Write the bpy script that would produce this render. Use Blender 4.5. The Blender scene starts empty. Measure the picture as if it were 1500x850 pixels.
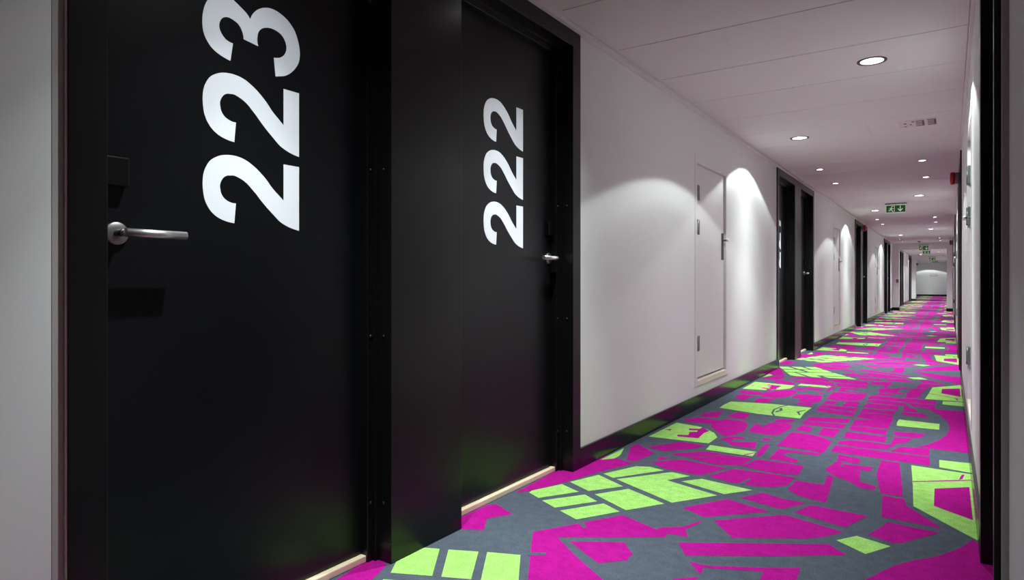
import bpy, bmesh, math, random
from mathutils import Vector, Matrix
random.seed(4)
S = bpy.context.scene
C = S.collection
R = math.radians

# ------------------------------------------------------------------ camera, light level
cam_d = bpy.data.cameras.new('camera')
cam = bpy.data.objects.new('camera', cam_d); C.objects.link(cam)
cam.location = (0, 0, 0.95)
cam.rotation_euler = (R(90), 0, R(33.932))
cam_d.sensor_width = 36
cam_d.lens = 36 * 952 / 1500
cam_d.shift_y = -12 / 1500
cam_d.clip_start = 0.01
cam_d.clip_end = 200
S.camera = cam
W = bpy.data.worlds.new('world'); S.world = W
W.use_nodes = True
W.node_tree.nodes['Background'].inputs[0].default_value = (0.02, 0.02, 0.022, 1)
S.view_settings.view_transform = 'Standard'
S.view_settings.look = 'None'
S.view_settings.exposure = 0.0
S.view_settings.gamma = 1
S.view_settings.use_curve_mapping = False
WIDE_W, WIDE_ANGLE, WIDE_BLEND = 53.0, 130.0, 0.05     # wide downlights
SPOT_W, SPOT_ANGLE, SPOT_BLEND = 67.0, 104.0, 0.3      # small halogen spots
WARM = (0.905, 1.0, 0.985)
# degrees from straight down, relative intensity
WIDE_PROFILE = [(0, 5.0), (8, 4.9), (14, 4.3), (20, 3.1), (28, 1.6), (35, 1.15), (42, 0.8), (50, 0.72), (56, 0.9), (60, 1.45), (65, 1.5), (90, 1.4)]
SPOT_PROFILE = [(0, 3.0), (12, 3.0), (16, 2.5), (22, 2.2), (26, 1.6), (30, 0.85), (37, 0.28), (44, 0.13), (52, 0.05), (90, 0.0)]

# ------------------------------------------------------------------ measurements (metres)
XL, XR, H = -1.555, 0.087, 2.225       # black frame faces left and right, ceiling
WU = 0.012                             # white wall sits this far behind the frame faces
CASE_TOP = 2.124

TILE=[["M",0,[[-1635,2050],[-1633,2079],[-1631,2236],[-1606,2267],[-1480,2205],[-1538,2107],[-1505,2050]]],["M",0,[[-1310,2092],[-1103,2445],[-930,2377],[-929,2403],[-857,2459],[-820,2559],[-812,2542],[-839,2438],[-806,2372],[-880,2359],[-876,2325],[-1057,2199],[-1211,2100],[-1149,2050],[-1288,2050]]],["D",1,[[-1245,2295],[-1227,2302],[-1170,2257],[-1162,2234],[-1173,2234]]],["M",0,[[-1154,2092],[-983,2192],[-910,2109],[-919,2089],[-909,2060],[-918,2050],[-1090,2050]]],["M",0,[[-930,2668],[-803,2881],[-614,2821],[-819,2608]]],["M",0,[[-761,2931],[-695,3060],[-625,3029],[-508,3012],[-576,2886],[-611,2882]]],["M",0,[[-778,2591],[-577,2799],[-550,2817],[-332,2747],[-389,2653],[-441,2599],[-667,2455]]],["M",0,[[-820,2302],[-362,2591],[-296,2522],[-491,2379],[-759,2205]]],["M",0,[[-733,2165],[-705,2165],[-668,2171],[-501,2262],[-409,2324],[-402,2196],[-398,2050],[-493,2050],[-505,2225],[-678,2145],[-668,2098],[-677,2098]]],["M",0,[[-691,2050],[-674,2068],[-666,2064],[-670,2050]]],["M",0,[[-488,3005],[-274,2990],[-334,2803],[-531,2868]]],["M",0,[[-607,3336],[-487,3334],[-497,3513],[-467,3505],[-439,3067],[-554,3101],[-614,3169]]],["M",0,[[-509,3978],[-391,3930],[-392,3814],[-493,3833]]],["M",0,[[-458,3777],[-328,3796],[-326,3705],[-441,3686]]],["M",0,[[-524,3614],[-489,3851],[-462,3798],[-466,3735],[-433,3704],[-371,3685],[-352,3471],[-390,3453],[-459,3507]]],["M",0,[[-407,3476],[-361,3490],[-281,3446],[-285,3382],[-342,3376]]],["M",0,[[-301,3969],[-217,3961],[-195,3694],[-170,3346],[-257,3350],[-298,3657]]],["M",0,[[-247,3317],[-164,3316],[-150,3221],[-21,2997],[-227,3009]]],["M",0,[[-203,2960],[-29,2943],[-143,2750],[-170,2732],[-254,2770],[-216,2891]]],["G",0,[[-287,2733],[-174,2693],[-242,2567],[-344,2645]]],["M",0,[[-221,2346],[-186,2439],[-153,2518],[-98,2606],[-40,2678],[7,2764],[40,2836],[72,2932],[121,2814],[140,2379],[-315,2073]]],["G",0,[[-163,3943],[96,3923],[88,2928],[-126,3229],[-142,3575]]],["M",1,[[-56,3555],[77,3671],[78,3168],[-54,3281]]],["M",1,[[-144,3631],[-23,3725],[91,3815],[91,3799],[-23,3707],[-144,3616]]],["M",1,[[52,3886],[63,3894],[53,3802],[39,3777],[45,3842]]],["G",0,[[-44,4141],[93,4158],[89,3950],[-42,3979]]],["M",0,[[-550,4182],[-87,4180],[-83,3986],[-549,4011]]],["M",0,[[-229,4362],[-92,4391],[-91,4202],[-273,4211]]],["M",0,[[-547,4298],[-482,4374],[-256,4380],[-295,4241],[-386,4196],[-542,4229]]],["M",0,[[-543,4601],[-317,4590],[-316,4414],[-533,4408]]],["M",0,[[-536,4817],[-331,4801],[-325,4636],[-533,4665]]],["M",0,[[-541,5044],[-426,5090],[-322,5090],[-329,4837],[-533,4828]]],["M",0,[[-290,4771],[-122,4808],[-147,4649],[-279,4655]]],["M",0,[[-278,4605],[-182,4622],[-208,4488],[-281,4364],[-284,4464]]],["G",0,[[-54,5090],[-53,4988],[-287,4973],[-293,5090]]],["M",0,[[-1,5090],[2,5024],[-16,4834],[-56,4641],[-114,4477],[-158,4398],[-50,4398],[108,4398],[125,5090]]],["M",0,[[-831,3978],[-827,4388],[-739,4402],[-641,4357],[-579,4268],[-578,3942],[-706,3982]]],["M",0,[[-806,3919],[-589,3932],[-593,3875],[-727,3872],[-765,3800],[-664,3718],[-666,3660],[-804,3663],[-802,3772]]],["M",0,[[-820,4466],[-813,4631],[-738,4627],[-732,4450]]],["M",0,[[-683,4646],[-579,4640],[-586,4375],[-674,4406]]],["M",0,[[-823,4800],[-571,4832],[-569,4677],[-814,4668]]],["M",0,[[-816,4966],[-567,5043],[-564,4877],[-817,4818]]],["M",0,[[-1061,4258],[-1075,4503],[-1039,4503],[-1014,4438],[-1002,4603],[-918,4682],[-867,4612],[-850,4495],[-877,4243],[-956,4235]]],["M",0,[[-1312,4289],[-1292,4566],[-1154,4550],[-1111,4475],[-1080,4240],[-1113,4084],[-1148,4053],[-1215,4129]]],["M",0,[[-1305,4652],[-1276,4860],[-1184,4828],[-1168,4598]]],["M",0,[[-1525,4373],[-1464,4504],[-1299,4497],[-1312,4347],[-1476,4320]]],["M",0,[[-1482,4658],[-1377,4850],[-1343,4562],[-1454,4548]]],["M",0,[[-990,4757],[-876,4807],[-882,4698],[-986,4654]]],["G",0,[[-1530,3773],[-1524,4251],[-1341,4215],[-1226,4098],[-1174,3991],[-1172,3811]]],["M",1,[[-1335,4210],[-1265,4126],[-1276,4051],[-1262,3899],[-1384,3875],[-1400,3920],[-1341,3947],[-1347,3982],[-1363,4029],[-1324,4064],[-1330,4101],[-1382,4084],[-1397,4130],[-1335,4153]]],["M",1,[[-1516,4013],[-1483,4048],[-1473,3995]]],["M",0,[[-1153,3971],[-1111,4066],[-1038,4092],[-1030,4034],[-1081,4012],[-1072,3933],[-945,3999],[-918,3838],[-1051,3844],[-1087,3902]]],["M",0,[[-938,4129],[-879,4148],[-902,4072],[-933,4071]]],["G",0,[[-1154,3777],[-893,3770],[-888,3660],[-1142,3663]]],["M",1,[[-936,3672],[-894,3759],[-889,3745],[-930,3655]]],["M",0,[[-893,3971],[-869,4005],[-849,3743],[-860,3653],[-870,3679],[-886,3775]]],["M",0,[[-1443,3533],[-1319,3763],[-1173,3754],[-1194,3660],[-1326,3495]]],["M",0,[[-1280,3465],[-1126,3628],[-1021,3621],[-1176,3442]]],["M",0,[[-1163,3437],[-1020,3608],[-877,3621],[-895,3439],[-1013,3392]]],["M",0,[[-1302,3243],[-1190,3388],[-940,3359],[-1013,3158],[-1192,3172]]],["M",0,[[-1298,3335],[-1301,3383],[-1245,3387],[-1289,3293]]],["M",0,[[-892,3438],[-849,3617],[-710,3628],[-621,3620],[-615,3427],[-736,3402]]],["M",0,[[-979,3169],[-909,3364],[-725,3385],[-620,3383],[-626,3229],[-676,3160],[-737,3139],[-869,3133]]],["D",1,[[-825,3120],[-799,3240],[-789,3230],[-802,3126]]],["M",0,[[-1429,3221],[-1519,3476],[-1516,3572],[-1357,3432],[-1367,3261],[-1377,3207]]],["M",0,[[-1370,3176],[-1441,2965],[-1519,2660],[-1580,2487],[-1621,2437],[-1638,2833],[-1596,3009],[-1547,3234]]],["G",0,[[-1542,3139],[-1539,3432],[-1503,3314],[-1492,3264],[-1493,3204]]],["G",0,[[-1570,2471],[-1573,2504],[-1508,2660],[-1388,2605],[-1496,2432]]],["G",0,[[-1492,2711],[-1430,2889],[-1255,2789],[-1357,2638]]],["G",0,[[-1419,2919],[-1336,3130],[-1274,3160],[-1190,3140],[-1350,2882]]],["G",0,[[-1467,2413],[-1348,2587],[-1262,2536],[-1374,2365]]],["G",0,[[-1314,2614],[-1219,2770],[-1011,2669],[-1114,2504]]],["G",0,[[-1328,2873],[-1148,3134],[-1050,3119],[-1120,2992],[-854,2904],[-989,2699]]],["G",0,[[-1340,2347],[-1228,2528],[-1129,2475],[-1236,2296]]],["G",0,[[-1057,3014],[-989,3107],[-744,3067],[-834,2938]]],["G",0,[[-1437,4938],[-1442,5090],[-869,5090],[-859,4859],[-1147,4862]]],["D",1,[[-1085,5090],[-1068,4944],[-1014,4796],[-1002,4803],[-1056,4952],[-1072,5090]]],["D",1,[[-1037,5090],[-1056,5027],[-1045,4986],[-1018,5090]]],["D",1,[[-840,5090],[-838,5078],[-859,5090]]],["D",1,[[-925,5090],[-887,4979],[-877,4986],[-907,5090]]]]
NEAR=[["M",0,[[-1660,1634],[-1562,1569],[-1517,1446],[-1447,1312],[-1587,1217]]],["G",0,[[-1577,1741],[-1503,1774],[-1384,1596],[-1512,1538],[-1566,1625]]],["G",0,[[-1473,1786],[-1374,1831],[-1266,1648],[-1356,1608]]],["G",0,[[-1347,1846],[-1236,1890],[-1133,1721],[-1096,1659],[-1199,1600],[-1240,1666]]],["G",0,[[-1498,1492],[-1368,1551],[-1298,1412],[-1469,1346]]],["M",0,[[-1636,2031],[-1635,2050],[-1505,2050],[-1477,2001],[-1571,1950]]],["M",0,[[-1149,2050],[-1087,2000],[-915,1879],[-769,1768],[-1032,1591],[-1114,1745],[-1143,1796],[-1247,1977],[-1288,2050]]],["D",1,[[-1229,1921],[-1200,1938],[-1171,1955],[-1163,1941],[-1184,1922],[-1215,1898]]],["M",0,[[-918,2050],[-983,1981],[-1090,2050]]],["M",0,[[-398,2050],[-397,2018],[-487,1958],[-493,2050]]],["M",0,[[-731,2008],[-691,2050],[-670,2050],[-692,1984],[-739,1963]]]]
TWO=[[313,7],[313,203],[257,203],[257,94],[240,108],[218,127],[196,151],[174,170],[154,184],[133,195],[113,201],[93,203],[75,202],[56,198],[39,190],[24,179],[13,163],[5,143],[2,120],[3,96],[7,74],[15,56],[26,41],[41,29],[58,21],[77,16],[95,14],[100,70],[89,70],[75,74],[64,81],[56,92],[53,104],[52,116],[56,128],[63,138],[72,144],[83,146],[95,147],[109,143],[123,137],[137,128],[149,117],[164,103],[181,85],[200,67],[222,48],[244,30],[269,18],[292,11]]
TWOC=[0, 1, 2, 3, 26, 27]
THREE=[[83,11],[60,16],[38,25],[22,37],[8,57],[2,78],[1,102],[4,124],[10,144],[20,163],[36,181],[55,189],[76,190],[98,181],[118,170],[134,160],[145,148],[152,164],[165,180],[183,193],[205,201],[229,202],[255,195],[277,183],[298,161],[311,130],[316,102],[313,74],[301,51],[283,31],[263,17],[243,10],[229,6],[223,60],[232,62],[246,67],[259,78],[266,92],[267,107],[262,122],[252,134],[238,141],[218,144],[199,141],[183,133],[172,120],[168,103],[168,89],[171,78],[124,84],[122,97],[116,111],[106,122],[92,128],[77,130],[64,126],[55,117],[50,103],[51,90],[58,77],[69,67],[81,63],[91,62]]
THREEC=[0, 16, 32, 33, 48, 49, 62]
# ------------------------------------------------------------------ helpers
def mat(name, color, rough=0.5, spec=0.5, metal=0.0, emit=None, estr=0.0, coat=0.0):
    m = bpy.data.materials.new(name); m.use_nodes = True
    b = m.node_tree.nodes['Principled BSDF']
    b.inputs['Base Color'].default_value = (*color, 1)
    b.inputs['Roughness'].default_value = rough
    b.inputs['Specular IOR Level'].default_value = spec
    b.inputs['Metallic'].default_value = metal
    b.inputs['Coat Weight'].default_value = coat
    if emit:
        b.inputs['Emission Color'].default_value = (*emit, 1)
        b.inputs['Emission Strength'].default_value = estr
    return m
def noise_bump(m, scale, strength, dist=0.001, detail=4, rough_var=None, tint=None):
    nt = m.node_tree; b = nt.nodes['Principled BSDF']
    tc = nt.nodes.new('ShaderNodeTexCoord')
    n = nt.nodes.new('ShaderNodeTexNoise'); n.inputs['Scale'].default_value = scale; n.inputs['Detail'].default_value = detail
    nt.links.new(tc.outputs['Object'], n.inputs['Vector'])
    if strength:
        bp = nt.nodes.new('ShaderNodeBump'); bp.inputs['Strength'].default_value = strength; bp.inputs['Distance'].default_value = dist
        nt.links.new(n.outputs['Fac'], bp.inputs['Height']); nt.links.new(bp.outputs['Normal'], b.inputs['Normal'])
    if tint:
        mx = nt.nodes.new('ShaderNodeMix'); mx.data_type = 'RGBA'
        c = b.inputs['Base Color'].default_value
        mx.inputs['A'].default_value = [max(0, c[i] * (1 - tint)) for i in range(3)] + [1]
        mx.inputs['B'].default_value = [c[i] * (1 + tint) for i in range(3)] + [1]
        mr = nt.nodes.new('ShaderNodeMapRange'); mr.inputs['From Min'].default_value = 0.3; mr.inputs['From Max'].default_value = 0.7
        nt.links.new(n.outputs['Fac'], mr.inputs['Value']); nt.links.new(mr.outputs['Result'], mx.inputs['Factor'])
        nt.links.new(mx.outputs['Result'], b.inputs['Base Color'])
    return m

M_WALL = noise_bump(mat('white_wall_paint', (0.79, 0.795, 0.785), 0.65, 0.3), 260, 0.08)
M_CEIL = noise_bump(mat('white_ceiling_panel', (0.78, 0.765, 0.755), 0.8, 0.2), 320, 0.06)
M_GAP = mat('ceiling_joint', (0.10, 0.095, 0.095), 0.9, 0.1)
M_BLACK = noise_bump(mat('black_satin_paint', (0.0038, 0.0043, 0.0056), 0.32, 0.30), 420, 0.02)
M_FRAME = noise_bump(mat('black_frame_paint', (0.0052, 0.0052, 0.0058), 0.30, 0.33), 420, 0.02)
M_SKIRT = mat('black_gloss_skirting', (0.005, 0.005, 0.0055), 0.21, 0.4)
M_CAP = mat('black_cap', (0.02, 0.02, 0.022), 0.2, 0.6)
M_READER = mat('black_reader_plastic', (0.004, 0.004, 0.004), 0.15, 0.5)
M_FILM = mat('white_number_film', (0.83, 0.84, 0.90), 0.5, 0.4)
M_STEEL = noise_bump(mat('brushed_steel', (0.72, 0.71, 0.70), 0.38, 0.5, 1.0), 300, 0.03)
M_DARKSTEEL = mat('dark_steel', (0.16, 0.155, 0.15), 0.35, 0.5, 1.0)
M_ROSE = mat('satin_steel_rosette', (0.33, 0.31, 0.30), 0.42, 0.5, 1.0)
M_HINGE = mat('zinc_hinge', (0.20, 0.25, 0.24), 0.4, 0.5, 0.6)
M_WOOD = mat('pale_wood', (0.93, 0.76, 0.54), 0.45, 0.4)
M_CLOSET = mat('white_lacquer', (0.78, 0.765, 0.765), 0.4, 0.4)
M_SILL = mat('cream_lacquer', (0.80, 0.72, 0.62), 0.4, 0.4)
M_BEAD = mat('cream_bead', (0.47, 0.42, 0.40), 0.5, 0.3)
M_CHROME = mat('lamp_trim', (0.035, 0.033, 0.03), 0.35, 0.5, 0.5)
M_REFL = mat('lamp_reflector', (0.9, 0.9, 0.88), 0.2, 0.5, 0.9, (1, 0.97, 0.93), 2.0)
M_BULB = mat('lamp_glow', (1, 1, 1), 0.4, 0.3, 0, (1, 0.975, 0.94), 14.0)
M_RED = mat('red_alarm', (0.42, 0.02, 0.012), 0.35, 0.5)
M_GREY = mat('grey_plastic', (0.22, 0.21, 0.21), 0.5, 0.4)
M_WHITEPL = mat('white_plastic', (0.75, 0.75, 0.73), 0.4, 0.4)
M_GREEN = mat('sign_green', (0.005, 0.10, 0.03), 0.4, 0.4, 0, (0.0, 0.16, 0.05), 0.12)
M_SIGNW = mat('sign_white', (0.75, 0.85, 0.62), 0.4, 0.4, 0, (0.5, 0.62, 0.36), 0.25)
M_MARK = mat('dark_print', (0.10, 0.11, 0.07), 0.6, 0.3)
M_MARK2 = mat('faded_pink_print', (0.74, 0.66, 0.70), 0.6, 0.3)

def carpet(name, col):
    m = mat(name, col, 0.95, 0.02)
    nt = m.node_tree; b = nt.nodes['Principled BSDF']
    tc = nt.nodes.new('ShaderNodeTexCoord')
    n = nt.nodes.new('ShaderNodeTexNoise'); n.inputs['Scale'].default_value = 210; n.inputs['Detail'].default_value = 3
    n2 = nt.nodes.new('ShaderNodeTexNoise'); n2.inputs['Scale'].default_value = 24; n2.inputs['Detail'].default_value = 3
    nt.links.new(tc.outputs['Object'], n.inputs['Vector']); nt.links.new(tc.outputs['Object'], n2.inputs['Vector'])
    ad = nt.nodes.new('ShaderNodeMath'); ad.operation = 'MULTIPLY_ADD'; ad.inputs[1].default_value = 0.5
    nt.links.new(n2.outputs['Fac'], ad.inputs[0]); nt.links.new(n.outputs['Fac'], ad.inputs[2])
    mr = nt.nodes.new('ShaderNodeMapRange'); mr.inputs['From Min'].default_value = 0.5; mr.inputs['From Max'].default_value = 1.0
    mr.inputs['To Min'].default_value = 0.72; mr.inputs['To Max'].default_value = 1.28
    nt.links.new(ad.outputs[0], mr.inputs['Value'])
    mx = nt.nodes.new('ShaderNodeVectorMath'); mx.operation = 'SCALE'; mx.inputs[0].default_value = col
    nt.links.new(mr.outputs['Result'], mx.inputs['Scale'])
    nt.links.new(mx.outputs['Vector'], b.inputs['Base Color'])
    bp = nt.nodes.new('ShaderNodeBump'); bp.inputs['Strength'].default_value = 0.5; bp.inputs['Distance'].default_value = 0.003
    nt.links.new(n.outputs['Fac'], bp.inputs['Height']); nt.links.new(bp.outputs['Normal'], b.inputs['Normal'])
    return m
M_CGREY = carpet('carpet_slate_grey', (0.092, 0.108, 0.140))
M_CMAG = carpet('carpet_magenta', (0.43, 0.009, 0.252))
M_CGREEN = carpet('carpet_lime', (0.36, 0.67, 0.165))

def box(bm, x0, x1, y0, y1, z0, z1, bev=0.0, mi=0):
    vs = [bm.verts.new((x, y, z)) for x in sorted((x0, x1)) for y in (y0, y1) for z in (z0, z1)]
    idx = [(0, 1, 3, 2), (4, 6, 7, 5), (0, 4, 5, 1), (2, 3, 7, 6), (0, 2, 6, 4), (1, 5, 7, 3)]
    fs = [bm.faces.new([vs[i] for i in f]) for f in idx]
    for f in fs: f.material_index = mi
    if bev:
        es = list({e for f in fs for e in f.edges})
        bmesh.ops.bevel(bm, geom=es, offset=bev, segments=2, affect='EDGES', profile=0.5)
def lathe(bm, prof, axis='Z', seg=32, o=(0, 0, 0)):
    """prof: list of (radius, height) revolved about the axis through o"""
    rings = []
    for r_, h_ in prof:
        ring = []
        for k in range(seg):
            a = 2 * math.pi * k / seg
            p = (r_ * math.cos(a), r_ * math.sin(a), h_)
            if axis == 'X': p = (p[2], p[0], p[1])
            if axis == 'Y': p = (p[1], p[2], p[0])
            ring.append(bm.verts.new((p[0] + o[0], p[1] + o[1], p[2] + o[2])))
        rings.append(ring)
    for a, b in zip(rings, rings[1:]):
        for k in range(seg):
            f = bm.faces.new((a[k], a[(k + 1) % seg], b[(k + 1) % seg], b[k])); f.smooth = True
    for ring, hr in ((rings[0], prof[0][0]), (rings[-1], prof[-1][0])):
        if hr > 1e-5: bm.faces.new(ring)
def tube(bm, pts, r_, seg=16):
    """round bar through the points, mitred"""
    P = [Vector(p) for p in pts]; rings = []
    up = Vector((0, 0, 1))
    for i, p in enumerate(P):
        if i == 0: d = P[1] - P[0]
        elif i == len(P) - 1: d = P[-1] - P[-2]
        else: d = (P[i + 1] - p).normalized() + (p - P[i - 1]).normalized()
        d.normalize()
        u = up if abs(d.dot(up)) < 0.9 else Vector((1, 0, 0))
        a = d.cross(u).normalized(); b = d.cross(a)
        rings.append([bm.verts.new(p + r_ * (math.cos(t) * a + math.sin(t) * b)) for t in [2 * math.pi * k / seg for k in range(seg)]])
    for a, b in zip(rings, rings[1:]):
        for k in range(seg):
            f = bm.faces.new((a[k], a[(k + 1) % seg], b[(k + 1) % seg], b[k])); f.smooth = True
    bm.faces.new(rings[0]); bm.faces.new(rings[-1])
def obj(name, bm, mats, parent=None):
    bmesh.ops.recalc_face_normals(bm, faces=bm.faces)
    me = bpy.data.meshes.new(name); bm.to_mesh(me); bm.free()
    for m in (mats if isinstance(mats, (list, tuple)) else [mats]): me.materials.append(m)
    o = bpy.data.objects.new(name, me); C.objects.link(o)
    if parent: o.parent = parent
    return o
def nb(): return bmesh.new()
def tag(o, label=None, cat=None, group=None, kind=None):
    if label: o['label'] = label
    if cat: o['category'] = cat
    if group: o['group'] = group
    if kind: o['kind'] = kind
    return o
def empty(name, loc, label=None, cat=None, group=None, kind=None):
    o = bpy.data.objects.new(name, None); o.empty_display_size = 0.05
    C.objects.link(o); o.location = loc
    return tag(o, label, cat, group, kind)
def copy_thing(o, loc, label, group=None):
    r_ = o.copy(); C.objects.link(r_); r_.location = loc; r_['label'] = label
    if group: r_['group'] = group
    for ch in list(o.children):
        c = ch.copy(); C.objects.link(c); c.parent = r_
        for g in list(ch.children):
            d = g.copy(); C.objects.link(d); d.parent = c
    return r_
def fx(side, u):            # depth u behind the frame face of the left (-1) or right (+1) wall
    return XL - u if side < 0 else XR + u
def ubox(bm, side, u0, u1, y0, y1, z0, z1, bev=0.0, mi=0, yo=0.0):
    box(bm, fx(side, u0), fx(side, u1), y0 - yo, y1 - yo, z0, z1, bev, mi)
def poly(bm, pts2, z, mi, flip=False):
    vs = [bm.verts.new((x, y, z)) for x, y in pts2]
    f = bm.faces.new(vs); f.material_index = mi
    f.normal_update()
    if f.normal.z < 0: f.normal_flip()

# ------------------------------------------------------------------ floor: grey carpet with lime and magenta woven blocks
FL_Y0, FL_Y1 = -3.6, 51.5
bm = nb()
vs = [bm.verts.new(p) for p in ((-2.6, FL_Y0, 0), (0.5, FL_Y0, 0), (0.5, FL_Y1, 0), (-2.6, FL_Y1, 0))]
bm.faces.new(vs)
A0, A1 = 5.09, 2.05
CM = {'D': 0, 'M': 1, 'G': 2}
def lay(items, f, keep=lambda ys: True):
    for i, (col, layer, pts) in enumerate(items):
        q = [(x / 1000, f(y / 1000)) for x, y in pts]
        if len({(round(a, 3), round(b, 3)) for a, b in q}) < 3: continue
        if keep([b for a, b in q]): poly(bm, q, 0.0006 * (layer + 1) + 6e-6 * i, CM[col])
lay(TILE, lambda y: y); lay(NEAR, lambda y: y)
T2 = 2 * (A0 - A1)
n = 0
while A0 + T2 * n < FL_Y1 + 1:
    lay(TILE, lambda y: 2 * A0 - y + T2 * n, lambda ys: max(ys) < FL_Y1)
    lay(TILE, lambda y: y + T2 * (n + 1), lambda ys: max(ys) < FL_Y1)
    n += 1
lay(TILE, lambda y: 2 * A1 - y, lambda ys: max(ys) < 1.2)
lay(TILE, lambda y: y - T2, lambda ys: min(ys) > FL_Y0)
me = bpy.data.meshes.new('floor'); bm.to_mesh(me); bm.free()
for m in (M_CGREY, M_CMAG, M_CGREEN): me.materials.append(m)
floor = bpy.data.objects.new('floor', me); C.objects.link(floor)
tag(floor, 'slate grey corridor carpet woven with magenta and lime street map blocks', 'carpet', kind='structure')

# ------------------------------------------------------------------ ceiling
bm = nb()
PY0, PW = 3.301, 0.634
k = math.ceil((-3.5 - PY0) / PW)
while PY0 + k * PW < 51:
    y0 = PY0 + k * PW
    y1 = min(y0 + PW, 51.4)
    if k == 4:        # the panel that is split by a joint
        box(bm, -1.512, -0.555, y0 + .003, y1 - .003, H, H + .02, .0015)
        box(bm, -0.535, 0.079, y0 + .003, y1 - .003, H, H + .02, .0015)
        box(bm, -0.556, -0.534, y0 + .003, y1 - .003, H + .0025, H + .02)
    else:
        box(bm, -1.512, 0.079, y0 + .003, y1 - .003, H, H + .02, .0015)
    k += 1
box(bm, -2.6, 0.5, FL_Y0, 51.8, H + .012, H + .05, 0, 1)
box(bm, -1.575, -1.513, -3.5, 51.4, H + .004, H + .02)          # edge strips along the walls
box(bm, 0.080, 0.115, -3.5, 51.4, H + .003, H + .02)
box(bm, -2.45, -1.6, 44.0, 51.4, H, H + .02)
ceil = obj('ceiling', bm, [M_CEIL, M_GAP])
tag(ceil, 'low white panelled corridor ceiling with crosswise joints', 'ceiling', kind='structure')
bm = nb()
box(bm, XL - .012, XL + .022, -3.5, 44, H - .022, H + .002, .002)
tag(obj('trim_1', bm, M_CEIL), 'thin white edge trim where left wall meets the ceiling', 'trim', kind='structure')
bm = nb()
box(bm, XR - .006, XR + .012, -3.5, 51.4, H - .02, H + .002, .002)
tag(obj('trim_2', bm, M_CEIL), 'thin white edge trim where right wall meets the ceiling', 'trim', kind='structure')

# ------------------------------------------------------------------ walls
PAIRS = [0.62, 7.51, 14.6, 21.6, 28.8, 35.5]
PL = 2.317
CLOSET_L = [4.757, 11.70, 18.85]
CLOSET_R = [4.20, 11.25, 18.4]
CW, CZ0, CZ1 = 0.86, 0.165, 1.90
def wall_run(bm, side, y0, y1, closet=None):
    u0, u1 = WU, 0.16
    if closet is None:
        ubox(bm, side, u0, u1, y0, y1, 0, H + .01); return
    a, b = closet, closet + CW
    ubox(bm, side, u0, u1, y0, a, 0, H + .01); ubox(bm, side, u0, u1, b, y1, 0, H + .01)
    ubox(bm, side, u0, u1, a, b, 0, CZ0); ubox(bm, side, u0, u1, a, b, CZ1, H + .01)
bm = nb(); bs = nb()
e = [p + PL for p in PAIRS]
runsL = [(-3.5, 0.595, None), (e[0], PAIRS[1], CLOSET_L[0]), (e[1], PAIRS[2], CLOSET_L[1]), (e[2], PAIRS[3], CLOSET_L[2]),
         (e[3], PAIRS[4], None), (e[4], PAIRS[5], None), (e[5], 44.0, None)]
for y0, y1, c in runsL:
    wall_run(bm, -1, y0, y1, c)
    ubox(bs, -1, -0.001, WU + .001, y0, y1, 0, 0.102, .002)
box(bm, -2.5, XL - WU, 43.9, 44.0, 0, H + .01)
box(bm, -2.5, -2.4, 44.0, 51.4, 0, H + .01)
tag(obj('wall_left', bm, M_WALL), 'long white corridor wall on the left with black door frames', 'wall', kind='structure')
tag(obj('baseboard_left', bs, M_SKIRT), 'black skirting board along the left white wall', 'baseboard', kind='structure')
bm = nb(); bs = nb()
RS0, RS1 = 1.90, 2.78
runsR = [(RS1, PAIRS[1], CLOSET_R[0]), (e[1], PAIRS[2], CLOSET_R[1]), (e[2], PAIRS[3], CLOSET_R[2]), (e[3], 51.4, None)]
ubox(bm, 1, 0.027, 0.16, -3.5, RS0 - .002, 0, H + .01)       # the stretch beside the camera stands farther back
for y0, y1, c in runsR:
    wall_run(bm, 1, y0, y1, c)
    ubox(bs, 1, -0.001, WU + .001, y0, y1, 0, 0.102, .002)
tag(obj('wall_right', bm, M_WALL), 'white corridor wall seen edge on along the right', 'wall', kind='structure')
tag(obj('baseboard_right', bs, M_SKIRT), 'black skirting board along the right white wall', 'baseboard', kind='structure')
bm = nb(); box(bm, -2.5, 0.3, 51.4, 51.55, 0, H + .01)
tag(obj('wall_end', bm, M_WALL), 'white wall closing the far end of the corridor', 'wall', kind='structure')
bm = nb(); box(bm, -2.4, XR + WU, 51.388, 51.4, 0, 0.11, .002)
tag(obj('baseboard_end', bm, M_FRAME), 'black skirting across the far end wall', 'baseboard', kind='structure')
bm = nb(); box(bm, -1.8, 0.3, -3.62, -3.5, 0, H + .01)
tag(obj('wall_back', bm, M_WALL), 'white wall behind the camera', 'wall', kind='structure')

# fire portals: piers and lintel narrowing the corridor
for n_, (py, lab) in enumerate(((25.05, 'nearer white portal narrowing the corridor, with a low lintel'), (38.1, 'farther white portal narrowing the corridor near its end'))):
    bm = nb()
    t = 0.2
    box(bm, XL - WU, -1.385, py, py + t, 0, H + .005, .004)
    box(bm, -0.065, XR + WU, py, py + t, 0, H + .005, .004)
    box(bm, -1.384, -0.066, py, py + t, 2.01, H + .005)
    po = obj('wall_portal' if n_ == 0 else 'wall_portal_far', bm, M_WALL)
    tag(po, lab, 'portal', kind='structure')
    bm = nb()
    box(bm, XL - .01, -1.373, py - .012, py + t + .012, 0, 0.1, .002)
    box(bm, -0.077, XR + .01, py - .012, py + t + .012, 0, 0.1, .002)
    obj('skirting', bm, M_FRAME, po)

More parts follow.
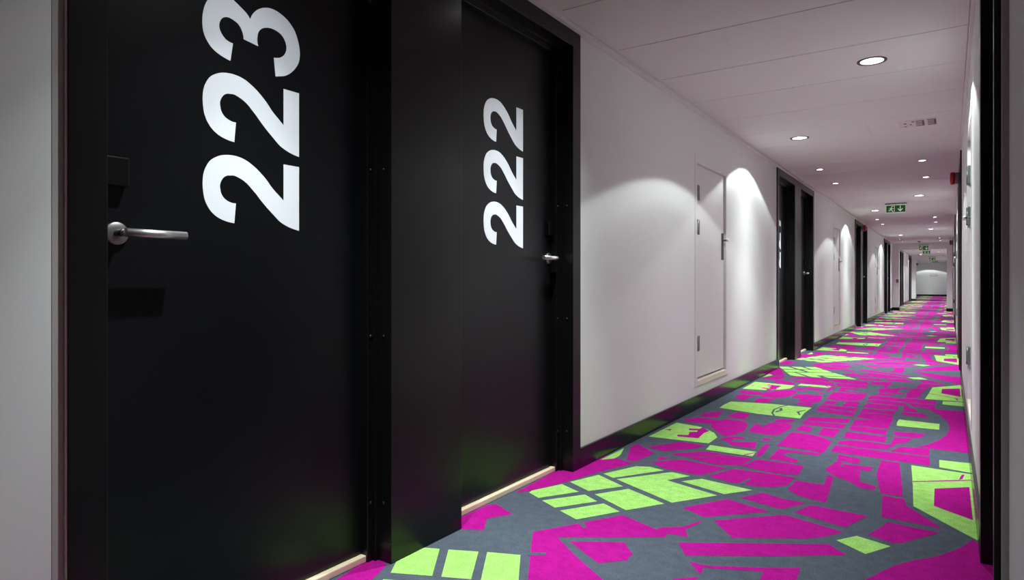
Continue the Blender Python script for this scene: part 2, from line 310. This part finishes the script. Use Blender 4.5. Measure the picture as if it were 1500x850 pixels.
# cream beads ending the white wall beside the nearest frames
bm = nb(); ubox(bm, -1, 0.0112, 0.1, 0.5935, 0.6165, 0, H - .022, .001); ubox(bm, -1, 0.004, 0.1, 0.6168, 0.6197, 0, H - .022, 0, 1)
tag(obj('trim_3', bm, [M_BEAD, M_SILL]), 'narrow pale bead between the left white wall and the frame of door 223', 'trim', kind='structure')
bm = nb(); ubox(bm, 1, 0.0135, 0.1, RS0 - .026, RS0 - .0005, 0, H - .02, .002)
tag(obj('trim_4', bm, M_BEAD), 'narrow pale bead beside the nearest black frame on the right', 'trim', kind='structure')

# ------------------------------------------------------------------ numbers
def smooth_outline(pts, corners, sub=5):
    n = len(pts); cs = set(corners); out = []
    for i in range(n):
        p1, p2 = pts[i], pts[(i + 1) % n]
        p0 = pts[i - 1] if i not in cs else p1
        p3 = pts[(i + 2) % n] if (i + 1) % n not in cs else p2
        if i in cs and (i + 1) % n in cs:
            out.append(p1); continue
        for s in range(sub):
            t = s / sub
            out.append(tuple(0.5 * (2 * b + (c - a) * t + (2 * a - 5 * b + 4 * c - d) * t * t + (3 * b - a - 3 * c + d) * t ** 3)
                             for a, b, c, d in zip(p0, p1, p2, p3)))
    return out
# every digit lies on its side (top of the figure towards the left): outlines in millimetres, (along wall, up)
def upright(pts, slant=0.16):       # upright figure 312 tall, x to the right -> lying on its side and slanted
    return [(312 - y, x + slant * y - 40) for x, y in pts]
def ring(cx, cy, rx, ry, t, n=28):
    o = [(cx + rx * math.cos(2 * math.pi * k / n), cy + ry * math.sin(2 * math.pi * k / n)) for k in range(n)]
    i_ = [(cx + (rx - t) * math.cos(2 * math.pi * k / n), cy + (ry - t) * math.sin(2 * math.pi * k / n)) for k in range(n)]
    return o, i_
def digit_mesh(ch):
    loops = []      # (outer, inner or None)
    if ch == '2': loops = [(smooth_outline(TWO, TWOC), None)]
    elif ch == '3': loops = [(smooth_outline(THREE, THREEC), None)]
    elif ch == '1': loops = [(upright([(90, 0), (152, 0), (152, 312), (104, 312), (92, 282), (62, 264), (32, 258), (32, 212), (90, 212)]), None)]
    elif ch == '7': loops = [(upright([(20, 312), (205, 312), (205, 262), (150, 170), (118, 70), (110, 0), (45, 0), (56, 80), (92, 175), (138, 256), (20, 256)]), None)]
    elif ch == '0':
        a, b = ring(112, 156, 100, 158, 56); loops = [(upright(a), upright(b))]
    elif ch == '8':
        a, b = ring(112, 232, 88, 82, 50); c, d = ring(112, 90, 98, 94, 54); loops = [(upright(a), upright(b)), (upright(c), upright(d))]
    else:
        a, b = ring(112, 208, 98, 104, 54)
        tail = [(156, 180), (210, 215), (208, 130), (186, 48), (140, 4), (92, -4), (30, 20), (36, 68), (92, 48), (128, 66), (150, 120)]
        if ch == '6':
            rot = lambda q: [(224 - x, 312 - y) for x, y in q]
            a, b, tail = rot(a), rot(b), rot(tail)
        loops = [(upright(a), upright(b)), (upright(tail), None)]
    bm = nb()
    for li, (o, i_) in enumerate(loops):
        x0 = 0.0006 + 0.0001 * li
        if i_ is None:
            f = bm.faces.new([bm.verts.new((x0, p[0] / 1000, p[1] / 1000)) for p in o])
            fs = [f]
        else:
            vo = [bm.verts.new((x0, p[0] / 1000, p[1] / 1000)) for p in o]; vi = [bm.verts.new((x0, p[0] / 1000, p[1] / 1000)) for p in i_]
            n = len(vo); fs = [bm.faces.new((vo[k], vo[(k + 1) % n], vi[(k + 1) % n], vi[k])) for k in range(n)]
        r_ = bmesh.ops.extrude_face_region(bm, geom=fs)
        bmesh.ops.translate(bm, vec=(-0.0006, 0, 0), verts=[v for v in r_['geom'] if isinstance(v, bmesh.types.BMVert)])
    bmesh.ops.recalc_face_normals(bm, faces=bm.faces)
    me = bpy.data.meshes.new('digit'); bm.to_mesh(me); bm.free(); me.materials.append(M_FILM)
    return me
DM = {}
def digit(ch, parent, y, z):
    if ch not in DM: DM[ch] = digit_mesh(ch)
    o = bpy.data.objects.new('digit', DM[ch]); C.objects.link(o); o.parent = parent
    o.location = (0, y, z)
    return o

# ------------------------------------------------------------------ bedroom doors and their shared black frames
OPEN = [(0.079, 0.965), (1.345, 2.237)]
LEAF_U = 0.105
def frame(side, y0, openings, length, name, label, caps=True):
    o = empty(name, (fx(side, 0), y0, 0), label, 'door frame', kind='structure')
    s = 1 if side > 0 else -1
    bm = nb()
    bx = lambda u0, u1, a, b, z0, z1, bev=.0018: box(bm, s * u0, s * u1, a, b, z0, z1, bev)
    D = 0.15
    edges = [0] + [t for op in openings for t in op] + [length]
    for i in range(0, len(edges), 2):
        bx(0, D, edges[i], edges[i + 1], 0, H - .022)
    for a, b in openings:
        bx(0, D, a - .001, b + .001, CASE_TOP, H - .022)
        for st in (0.036,):
            bx(0.075, D - .002, b - st, b + .003, 0, CASE_TOP); bx(0.075, D - .002, a - .003, a + st * .7, 0, CASE_TOP)
            bx(0.075, D - .002, a, b, CASE_TOP - .034, CASE_TOP + .003)
        bx(0.062, 0.076, b - .012, b + .003, 0, CASE_TOP, .001)      # small rebate step
        bx(0.062, 0.076, a, b, CASE_TOP - .011, CASE_TOP + .003, .001)
    obj('casing', bm, M_FRAME, o)
    for a, b in openings:
        bm = nb()
        box(bm, s * 0.083, s * 0.15, a + .001, b - .001, 0.0, 0.023, .003)
        tag(obj('threshold', bm, M_WOOD, o), 'pale wooden threshold')
        if caps:
            for z in (0.2, 0.765, 1.33, 1.9):
                bm = nb(); lathe(bm, [(0.0055, 0.0), (0.005, 0.0022), (0.0, 0.003)], 'X', 12)
                c = obj('screw_cap', bm, M_CAP, o); c.location = (s * 0.075, b - .022, z); c.rotation_euler = (0, 0, math.pi if s > 0 else 0)
                bm = nb(); lathe(bm, [(0.0055, 0.0), (0.005, 0.0022), (0.0, 0.003)], 'X', 12)
                c = obj('screw_cap', bm, M_CAP, o); c.location = (s * 0.036, b, z); c.rotation_euler = (0, 0, -math.pi / 2)
    return o
DOOR_N = [0]
def room_door(side, y0, a, b, hinge_far, number, label, fittings=True):
    DOOR_N[0] += 1
    X = fx(side, LEAF_U)
    s = 1 if side > 0 else -1
    la, lb = a + .024, b - .034
    d = empty('door_%d' % DOOR_N[0], (X, y0, 0), label, 'door', kind='structure')
    bm = nb(); box(bm, 0, s * 0.044, la - .004, lb + .004, 0.026, CASE_TOP - .03, .0015)
    obj('leaf', bm, M_BLACK, d)
    if not fittings: return d
    hy = la + .04 if hinge_far else lb - .035       # handle position along the door
    dr = 1 if hinge_far else -1
    h = empty('door_handle', (0, hy, 1.066)); h.parent = d; tag(h, 'brushed steel lever handle')
    bm = nb(); lathe(bm, [(0.0, 0.0), (0.027, 0.0), (0.027, 0.007), (0.0255, 0.0085), (0.011, 0.009), (0.0, 0.009)], 'X', 40)
    q = obj('rosette', bm, M_ROSE, h); q.rotation_euler = (0, 0, math.pi if s > 0 else 0)
    bm = nb(); lathe(bm, [(0.0085, 0.005), (0.0085, 0.046)], 'X', 20)
    q = obj('neck', bm, M_DARKSTEEL, h); q.rotation_euler = (0, 0, math.pi if s > 0 else 0)
    k = -s
    bm = nb()
    if dr > 0: tube(bm, [(k * .056, -.004, 0), (k * .056, .142, 0)], 0.0104, 24)
    else: tube(bm, [(k * .040, 0, 0), (k * .048, -.0015, 0), (k * .0545, -.008, 0), (k * .056, -.018, 0), (k * .056, -.13, 0)], 0.0104, 24)
    if dr > 0: tube(bm, [(k * .043, .0, 0), (k * .057, .0, 0)], 0.009, 20)
    obj('lever', bm, M_STEEL, h)
    ry = la + .036 if hinge_far else lb - .036
    bm = nb(); box(bm, 0, -s * 0.022, ry - .026, ry + .026, 1.178, 1.248, .003)
    tag(obj('card_reader', bm, M_READER, d), 'small black card reader')
    if number:
        nbm = empty('room_number', (0, 0.98 - .699 + a, 1.1)); nbm.parent = d; tag(nbm, 'white room number %s turned on its side' % number)
        for i, ch in enumerate(number):
            digit(ch, nbm, 0, i * 0.227)
    return d

ORD = ['nearest', 'second', 'third', 'fourth', 'fifth', 'sixth']
TR = 4
for k, y0 in enumerate(PAIRS):
    n1, n2 = str(223 - 2 * k), str(222 - 2 * k)
    TR += 1
    frame(-1, y0, OPEN, PL, 'trim_%d' % TR, 'black double door frame on the left wall around doors %s and %s, %s from the camera' % (n1, n2, ORD[k]), caps=k < 2)
    room_door(-1, y0, *OPEN[0], True, n1, 'black bedroom door numbered %s, near door of the %s left pair' % (n1, ORD[k]))
    room_door(-1, y0, *OPEN[1], False, n2, 'black bedroom door numbered %s, far door of the %s left pair' % (n2, ORD[k]))
TR += 1
frame(1, RS0, [(0.036, 0.80)], RS1 - RS0, 'trim_%d' % TR, 'black door frame on the right wall, nearest to the camera')
room_door(1, RS0, 0.036, 0.80, True, '', 'plain black door leaf in the nearest right hand frame', False)
for k, y0 in enumerate(PAIRS[1:4]):
    TR += 1
    frame(1, y0, OPEN, PL, 'trim_%d' % TR, 'black double door frame on the right wall, %s from the camera' % ORD[k + 1], caps=False)
    for j in (0, 1):
        room_door(1, y0, *OPEN[j], j == 0, '', 'plain black door leaf, %s one in the %s right hand frame' % (('near', 'far')[j], ORD[k + 1]), False)

# ------------------------------------------------------------------ white closet doors set in the walls
def closet(side, y0, label, hinge_near=True):
    DOOR_N[0] += 1
    s = 1 if side > 0 else -1
    d = empty('door_%d' % DOOR_N[0], (fx(side, WU), y0, CZ0), label, 'closet door', kind='structure')
    h = CZ1 - CZ0
    bm = nb()
    fr = 0.052
    bx = lambda u0, u1, a, b, z0, z1, bev=.002: box(bm, s * u0, s * u1, a, b, z0, z1, bev)
    bx(-.004, .09, 0.001, fr, 0.001, h - .001); bx(-.004, .09, CW - fr, CW - .001, 0.001, h - .001)
    bx(-.004, .09, fr - .002, CW - fr + .002, h - .06, h - .001)
    bx(.022, .09, fr - .002, CW - fr + .002, h - .085, h - .058)
    obj('frame', bm, M_CLOSET, d)
    bm = nb()
    box(bm, s * -.006, s * .09, fr - .002, CW - fr + .002, 0.001, 0.045, .003)
    tag(obj('sill', bm, M_SILL, d), 'cream bottom rail')
    bm = nb(); box(bm, s * .016, s * .05, fr + .004, CW - fr - .004, 0.058, h - .066, .003)
    obj('leaf', bm, M_CLOSET, d)
    hy = fr + .004 if hinge_near else CW - fr - .004
    for z in (0.485, 1.362, 1.620):
        bm = nb()
        box(bm, s * .0155, s * -.003, hy - .016 - (0 if hinge_near else .04), hy + .016 + (.04 if hinge_near else 0), z - CZ0 - .056, z - CZ0 + .056, .0015)
        lathe(bm, [(0.007, -0.056), (0.007, 0.056)], 'Z', 16, (s * -.004, hy, z - CZ0))
        tag(obj('hinge', bm, M_HINGE, d), 'zinc hinge')
    py = CW - fr - .055 if hinge_near else fr + .055
    bm = nb()
    box(bm, s * .017, s * .006, py - .019, py + .019, 1.133 - CZ0, 1.357 - CZ0, .003)
    hd = obj('handle_plate', bm, M_DARKSTEEL, d); tag(hd, 'long dark steel lock plate')
    bm = nb()
    lathe(bm, [(0.008, 0.0), (0.008, 0.03), (0.013, 0.032), (0.013, 0.044), (0.0, 0.046)], 'X', 20)
    kb = obj('knob', bm, M_STEEL, hd); kb.location = (s * .008, py, 1.297 - CZ0); kb.rotation_euler = (0, 0, math.pi if s > 0 else 0)
    bm = nb(); tube(bm, [(s * -.022, py, 1.297 - CZ0), (s * -.022, py + (.07 if hinge_near else -.07)  * .3, 1.297 - CZ0)], .006, 12)
    obj('thumb_turn', bm, M_DARKSTEEL, hd)
    return d
for k, y in enumerate(CLOSET_L):
    closet(-1, y, 'white closet door with long lock plate in the left wall, %s from the camera' % ORD[k])
for k, y in enumerate(CLOSET_R):
    closet(1, y, 'white closet door in the right wall seen edge on, %s from the camera' % ORD[k], False)

# ------------------------------------------------------------------ downlights
def downlight(name, rad, watt, angle, blend, soft, label, cat, loc, group):
    o = empty(name, loc, label, cat, group)
    bm = nb(); lathe(bm, [(rad * .77, -.0012), (rad * .82, -.0026), (rad * .93, -.0042), (rad * .985, -.0032), (rad, 0.0003)], 'Z', 40)
    bmesh.ops.delete(bm, geom=[f for f in bm.faces if len(f.verts) > 4], context='FACES')      # open ring
    obj('trim_ring', bm, M_CHROME, o)
    bm = nb(); lathe(bm, [(rad * .78, -.0018), (rad * .5, -.0010), (rad * .48, -.0008)], 'Z', 40)
    bmesh.ops.delete(bm, geom=[f for f in bm.faces if len(f.verts) > 4], context='FACES')
    obj('reflector', bm, M_REFL, o)
    bm = nb(); lathe(bm, [(0.0, -.0030), (rad * .3, -.0028), (rad * .49, -.0018), (rad * .5, -.0006)], 'Z', 32)
    obj('bulb', bm, M_BULB, o)
    ld = LD.get(name)
    if ld is None:
        ld = bpy.data.lights.new(name + '_beam', 'SPOT'); LD[name] = ld
        ld.energy = watt; ld.spot_size = R(angle); ld.spot_blend = blend; ld.shadow_soft_size = soft; ld.color = WARM
        beam_profile(ld, WIDE_PROFILE if name == 'recessed_downlight' else SPOT_PROFILE)
    lo = bpy.data.objects.new('beam', ld); C.objects.link(lo); lo.parent = o; lo.location = (0, 0, -0.012)
    return o
LD = {}
def beam_profile(ld, stops):
    """reflector distribution: relative intensity against the cosine from the lamp axis"""
    ld.use_nodes = True
    nt = ld.node_tree; em = nt.nodes['Emission']
    tc = nt.nodes.new('ShaderNodeTexCoord'); sp = nt.nodes.new('ShaderNodeSeparateXYZ')
    ab = nt.nodes.new('ShaderNodeMath'); ab.operation = 'ABSOLUTE'
    nt.links.new(tc.outputs['Normal'], sp.inputs[0]); nt.links.new(sp.outputs['Z'], ab.inputs[0])
    fc = nt.nodes.new('ShaderNodeFloatCurve'); cv = fc.mapping.curves[0]
    top = max(v for _, v in stops)
    pts = sorted((math.cos(R(a)), v / top) for a, v in stops)
    cv.points[0].location = pts[0]; cv.points[1].location = pts[-1]
    for p in pts[1:-1]: cv.points.new(*p)
    for p in cv.points: p.handle_type = 'VECTOR'
    fc.mapping.update()
    mu = nt.nodes.new('ShaderNodeMath'); mu.operation = 'MULTIPLY'; mu.inputs[1].default_value = top
    nt.links.new(ab.outputs[0], fc.inputs['Value']); nt.links.new(fc.outputs['Value'], mu.inputs[0]); nt.links.new(mu.outputs[0], em.inputs['Strength'])
ORDN = ['first', 'second', 'third', 'fourth', 'fifth', 'sixth', 'seventh', 'eighth', 'ninth', 'tenth', 'eleventh', 'twelfth', 'thirteenth', 'fourteenth']
ZC = H - 0.0005
def lamp_row(ys, x, proto, name, args, text, cat, group, skip=0):
    for i, y in enumerate(ys):
        lab = text % ORDN[i - skip] if i >= skip else OVER[cat] % ('first', 'second')[i] + ', ' + ('left' if x < -0.6 else 'right') + ' row'
        if proto[0] is None: proto[0] = downlight(name, *args, lab, cat, (x, y, ZC), group)
        else: copy_thing(proto[0], (x, y, ZC), lab, group)
big, small = [None], [None]
OVER = {'downlight': '%s wide round downlight above the floor behind the camera', 'ceiling spot': '%s small ceiling spot over the nearest two doors'}
WA = (0.078, WIDE_W, WIDE_ANGLE, WIDE_BLEND, 0.03)
SA = (0.046, SPOT_W, SPOT_ANGLE, SPOT_BLEND, 0.015)
lamp_row([4.27, 11.32, 18.62, 26.4, 33.4, 41.7, 46.9], -0.37, big, 'recessed_downlight', WA,  # fourth lamp, hidden by the nearer portal lintel, is added for its light
         'wide round downlight in the right half of the ceiling, %s from the camera', 'downlight', 'wide downlights', 0)
lamp_row([6.2, 13.28, 20.62, 28.0, 35.67, 44.6, 50.45], -1.10, big, 'recessed_downlight', WA,  # the fourth sits unseen beyond the lintel, put in to light that stretch
         'wide round downlight in the left half of the ceiling, %s from the camera', 'downlight', 'wide downlights', 0)
lamp_row([1.1, 2.4, 8.07, 9.31, 15.16, 16.48, 22.48, 23.86, 29.5, 31.25, 36.2, 37.3], -1.22, small, 'ceiling_spotlight', SA,
         'small ceiling spot before the left hand doors, %s from the camera in view', 'ceiling spot', 'small ceiling spots', 2)
lamp_row([8.07, 9.37, 15.25, 16.54, 22.5, 23.97, 30.1, 31.46, 37.79], -0.235, small, 'ceiling_spotlight', SA,
         'small ceiling spot before the right hand doors, %s from the camera in view', 'ceiling spot', 'small ceiling spots', 0)

# ------------------------------------------------------------------ exit signs
def exit_sign(loc, w, h, label):
    o = empty('exit_sign', loc, label, 'exit sign', 'green exit signs')
    bm = nb(); box(bm, -w / 2 - .012, w / 2 + .012, -.022, .022, h + .01, h + .028, .003)
    obj('bracket', bm, M_GREY, o)
    bm = nb(); box(bm, -w / 2, w / 2, -.012, .012, 0, h, .003); box(bm, -.08, .08, -.006, .006, h - .002, h + .012)
    obj('panel', bm, M_SIGNW, o)
    bm = nb(); fy = -.0128
    box(bm, -w / 2 + .007, w / 2 - .007, fy, -.011, .009, h - .009)
    obj('green_field', bm, M_GREEN, o)
    def flat(name, polys, y=-.0142):
        bm = nb()
        for pl in polys:
            f = bm.faces.new([bm.verts.new((p[0] * h, y, p[1] * h)) for p in pl])
            r_ = bmesh.ops.extrude_face_region(bm, geom=[f])
            bmesh.ops.translate(bm, vec=(0, .0012, 0), verts=[v for v in r_['geom'] if isinstance(v, bmesh.types.BMVert)])
        return obj(name, bm, M_SIGNW, o)
    flat('arrow', [[(.44, .88), (.54, .88), (.54, .38), (.74, .56), (.78, .46), (.49, .14), (.20, .46), (.24, .56), (.44, .38)]])
    flat('doorway', [[(-.42, .14), (-.12, .14), (-.12, .88), (-.42, .88), (-.42, .82), (-.18, .82), (-.18, .2), (-.42, .2)]])
    flat('running_figure', [[(-.62, .62), (-.44, .70), (-.36, .58), (-.24, .56), (-.24, .50), (-.40, .50), (-.44, .56), (-.46, .42), (-.34, .34), (-.36, .14), (-.43, .14), (-.42, .30),
                             (-.56, .38), (-.62, .24), (-.80, .24), (-.80, .31), (-.67, .32), (-.56, .56), (-.66, .54), (-.74, .44), (-.79, .48)],
                            [(-.42 + .07 * math.cos(t), .80 + .07 * math.sin(t)) for t in [k * math.pi / 6 for k in range(12)]]], -.0150)
    return o
exit_sign((-0.718, 12.2, 2.068), 0.28, 0.128, 'green exit sign with running figure and arrow, hanging nearest to the camera')
exit_sign((-0.69, 25.026, 1.975), 0.27, 0.155, 'green exit sign in front of the nearer portal lintel')
exit_sign((-0.76, 31.0, 2.075), 0.27, 0.12, 'green exit sign hanging just beyond the nearer portal')
exit_sign((-0.69, 38.076, 2.0), 0.27, 0.14, 'green exit sign in front of the farther portal')
exit_sign((-0.70, 46.0, 2.075), 0.27, 0.12, 'farthest green exit sign near the end wall')

# ceiling plate standing in for the ghost of a poorly erased exit sign
o = empty('sign_ghost_plate', (-0.19, 6.15, H - .0005), 'pale plate with dark striped marks in the ceiling panel, standing in for an erased exit sign, right of the joint', 'ceiling plate')
bm = nb(); box(bm, -.15, .105, -.14, .13, -.0022, 0.002, .001)
obj('plate', bm, M_MARK2, o)
for cx in (-.005, .075):
    bm = nb()
    for i in range(4):
        yy = -.105 + i * .058
        box(bm, cx - .028, cx + .018, yy, yy + .024, -.0032, -.002)
    box(bm, cx + .016, cx + .030, -.105, .095, -.0033, -.002)
    tag(obj('printed_mark', bm, M_MARK, o), 'dark comb shaped mark')
for a, b, c, d in ((-.115, -.095, -.05, -.02), (-.115, -.098, .06, .085), (-.075, -.06, .0, .03), (-.06, -.04, -.1, -.07)):
    bm = nb(); box(bm, a, b, c, d, -.0032, -.002)
    tag(obj('printed_mark', bm, M_MARK, o), 'small dark dot')

# ------------------------------------------------------------------ fire alarm sounders on the pillars
def alarm(side, y, z, label):
    s = 1 if side > 0 else -1
    o = empty('fire_alarm', (fx(side, -.0005), y, z), label, 'fire alarm', 'red fire alarms')
    rot = math.pi if s > 0 else 0
    bm = nb(); lathe(bm, [(0.058, 0.0), (0.062, 0.004), (0.062, 0.030), (0.056, 0.036), (0.0, 0.036)], 'X', 32)
    obj('base', bm, M_GREY, o).rotation_euler = (0, 0, rot)
    bm = nb(); lathe(bm, [(0.060, 0.034), (0.068, 0.040), (0.068, 0.068), (0.060, 0.078), (0.030, 0.080), (0.026, 0.074), (0.0, 0.074)], 'X', 32)
    obj('horn', bm, M_RED, o).rotation_euler = (0, 0, rot)
alarm(1, 8.66, 2.09, 'red fire alarm horn on the right hand frame, nearest to the camera')
alarm(-1, 15.75, 2.10, 'red fire alarm horn high on the left hand pillar between doors')
alarm(1, 22.75, 2.09, 'far red fire alarm horn on a right hand pillar, beyond the nearest one')
alarm(-1, 43.6, 1.95, 'tiny far red fire alarm on the left wall near the end')

# small fittings far down the corridor
o = empty('smoke_detector', (-0.78, 24.0, H), 'small dark smoke detector on the ceiling before the nearer portal', 'smoke detector')
bm = nb(); lathe(bm, [(0.05, 0.0), (0.05, -.012), (0.044, -.016)], 'Z', 24); obj('base', bm, M_GREY, o)
bm = nb(); lathe(bm, [(0.034, -.016), (0.030, -.040), (0.0, -.044)], 'Z', 24); obj('sensor_head', bm, M_GREY, o)
o = empty('call_point', (-1.43, 25.0495, 0.98), 'small dark push button box on the left pier of the nearer portal', 'call point')
bm = nb(); box(bm, -.035, .035, -.03, 0, -.055, .055, .004); obj('housing', bm, M_GREY, o)
bm = nb(); lathe(bm, [(0.016, 0.0), (0.016, -.01), (0.0, -.012)], 'Y', 20, (0, -.029, 0)); obj('button', bm, M_DARKSTEEL, o)
o = empty('wall_notice', (-0.86, 51.3995, 1.40), 'small grey notice on the far end wall', 'notice')
bm = nb(); box(bm, -.21, .21, -.012, 0, -.07, .07, .003); obj('frame', bm, M_GREY, o)
bm = nb(); box(bm, -.195, .195, -.014, -.011, -.055, .055); obj('sheet', bm, M_WHITEPL, o)
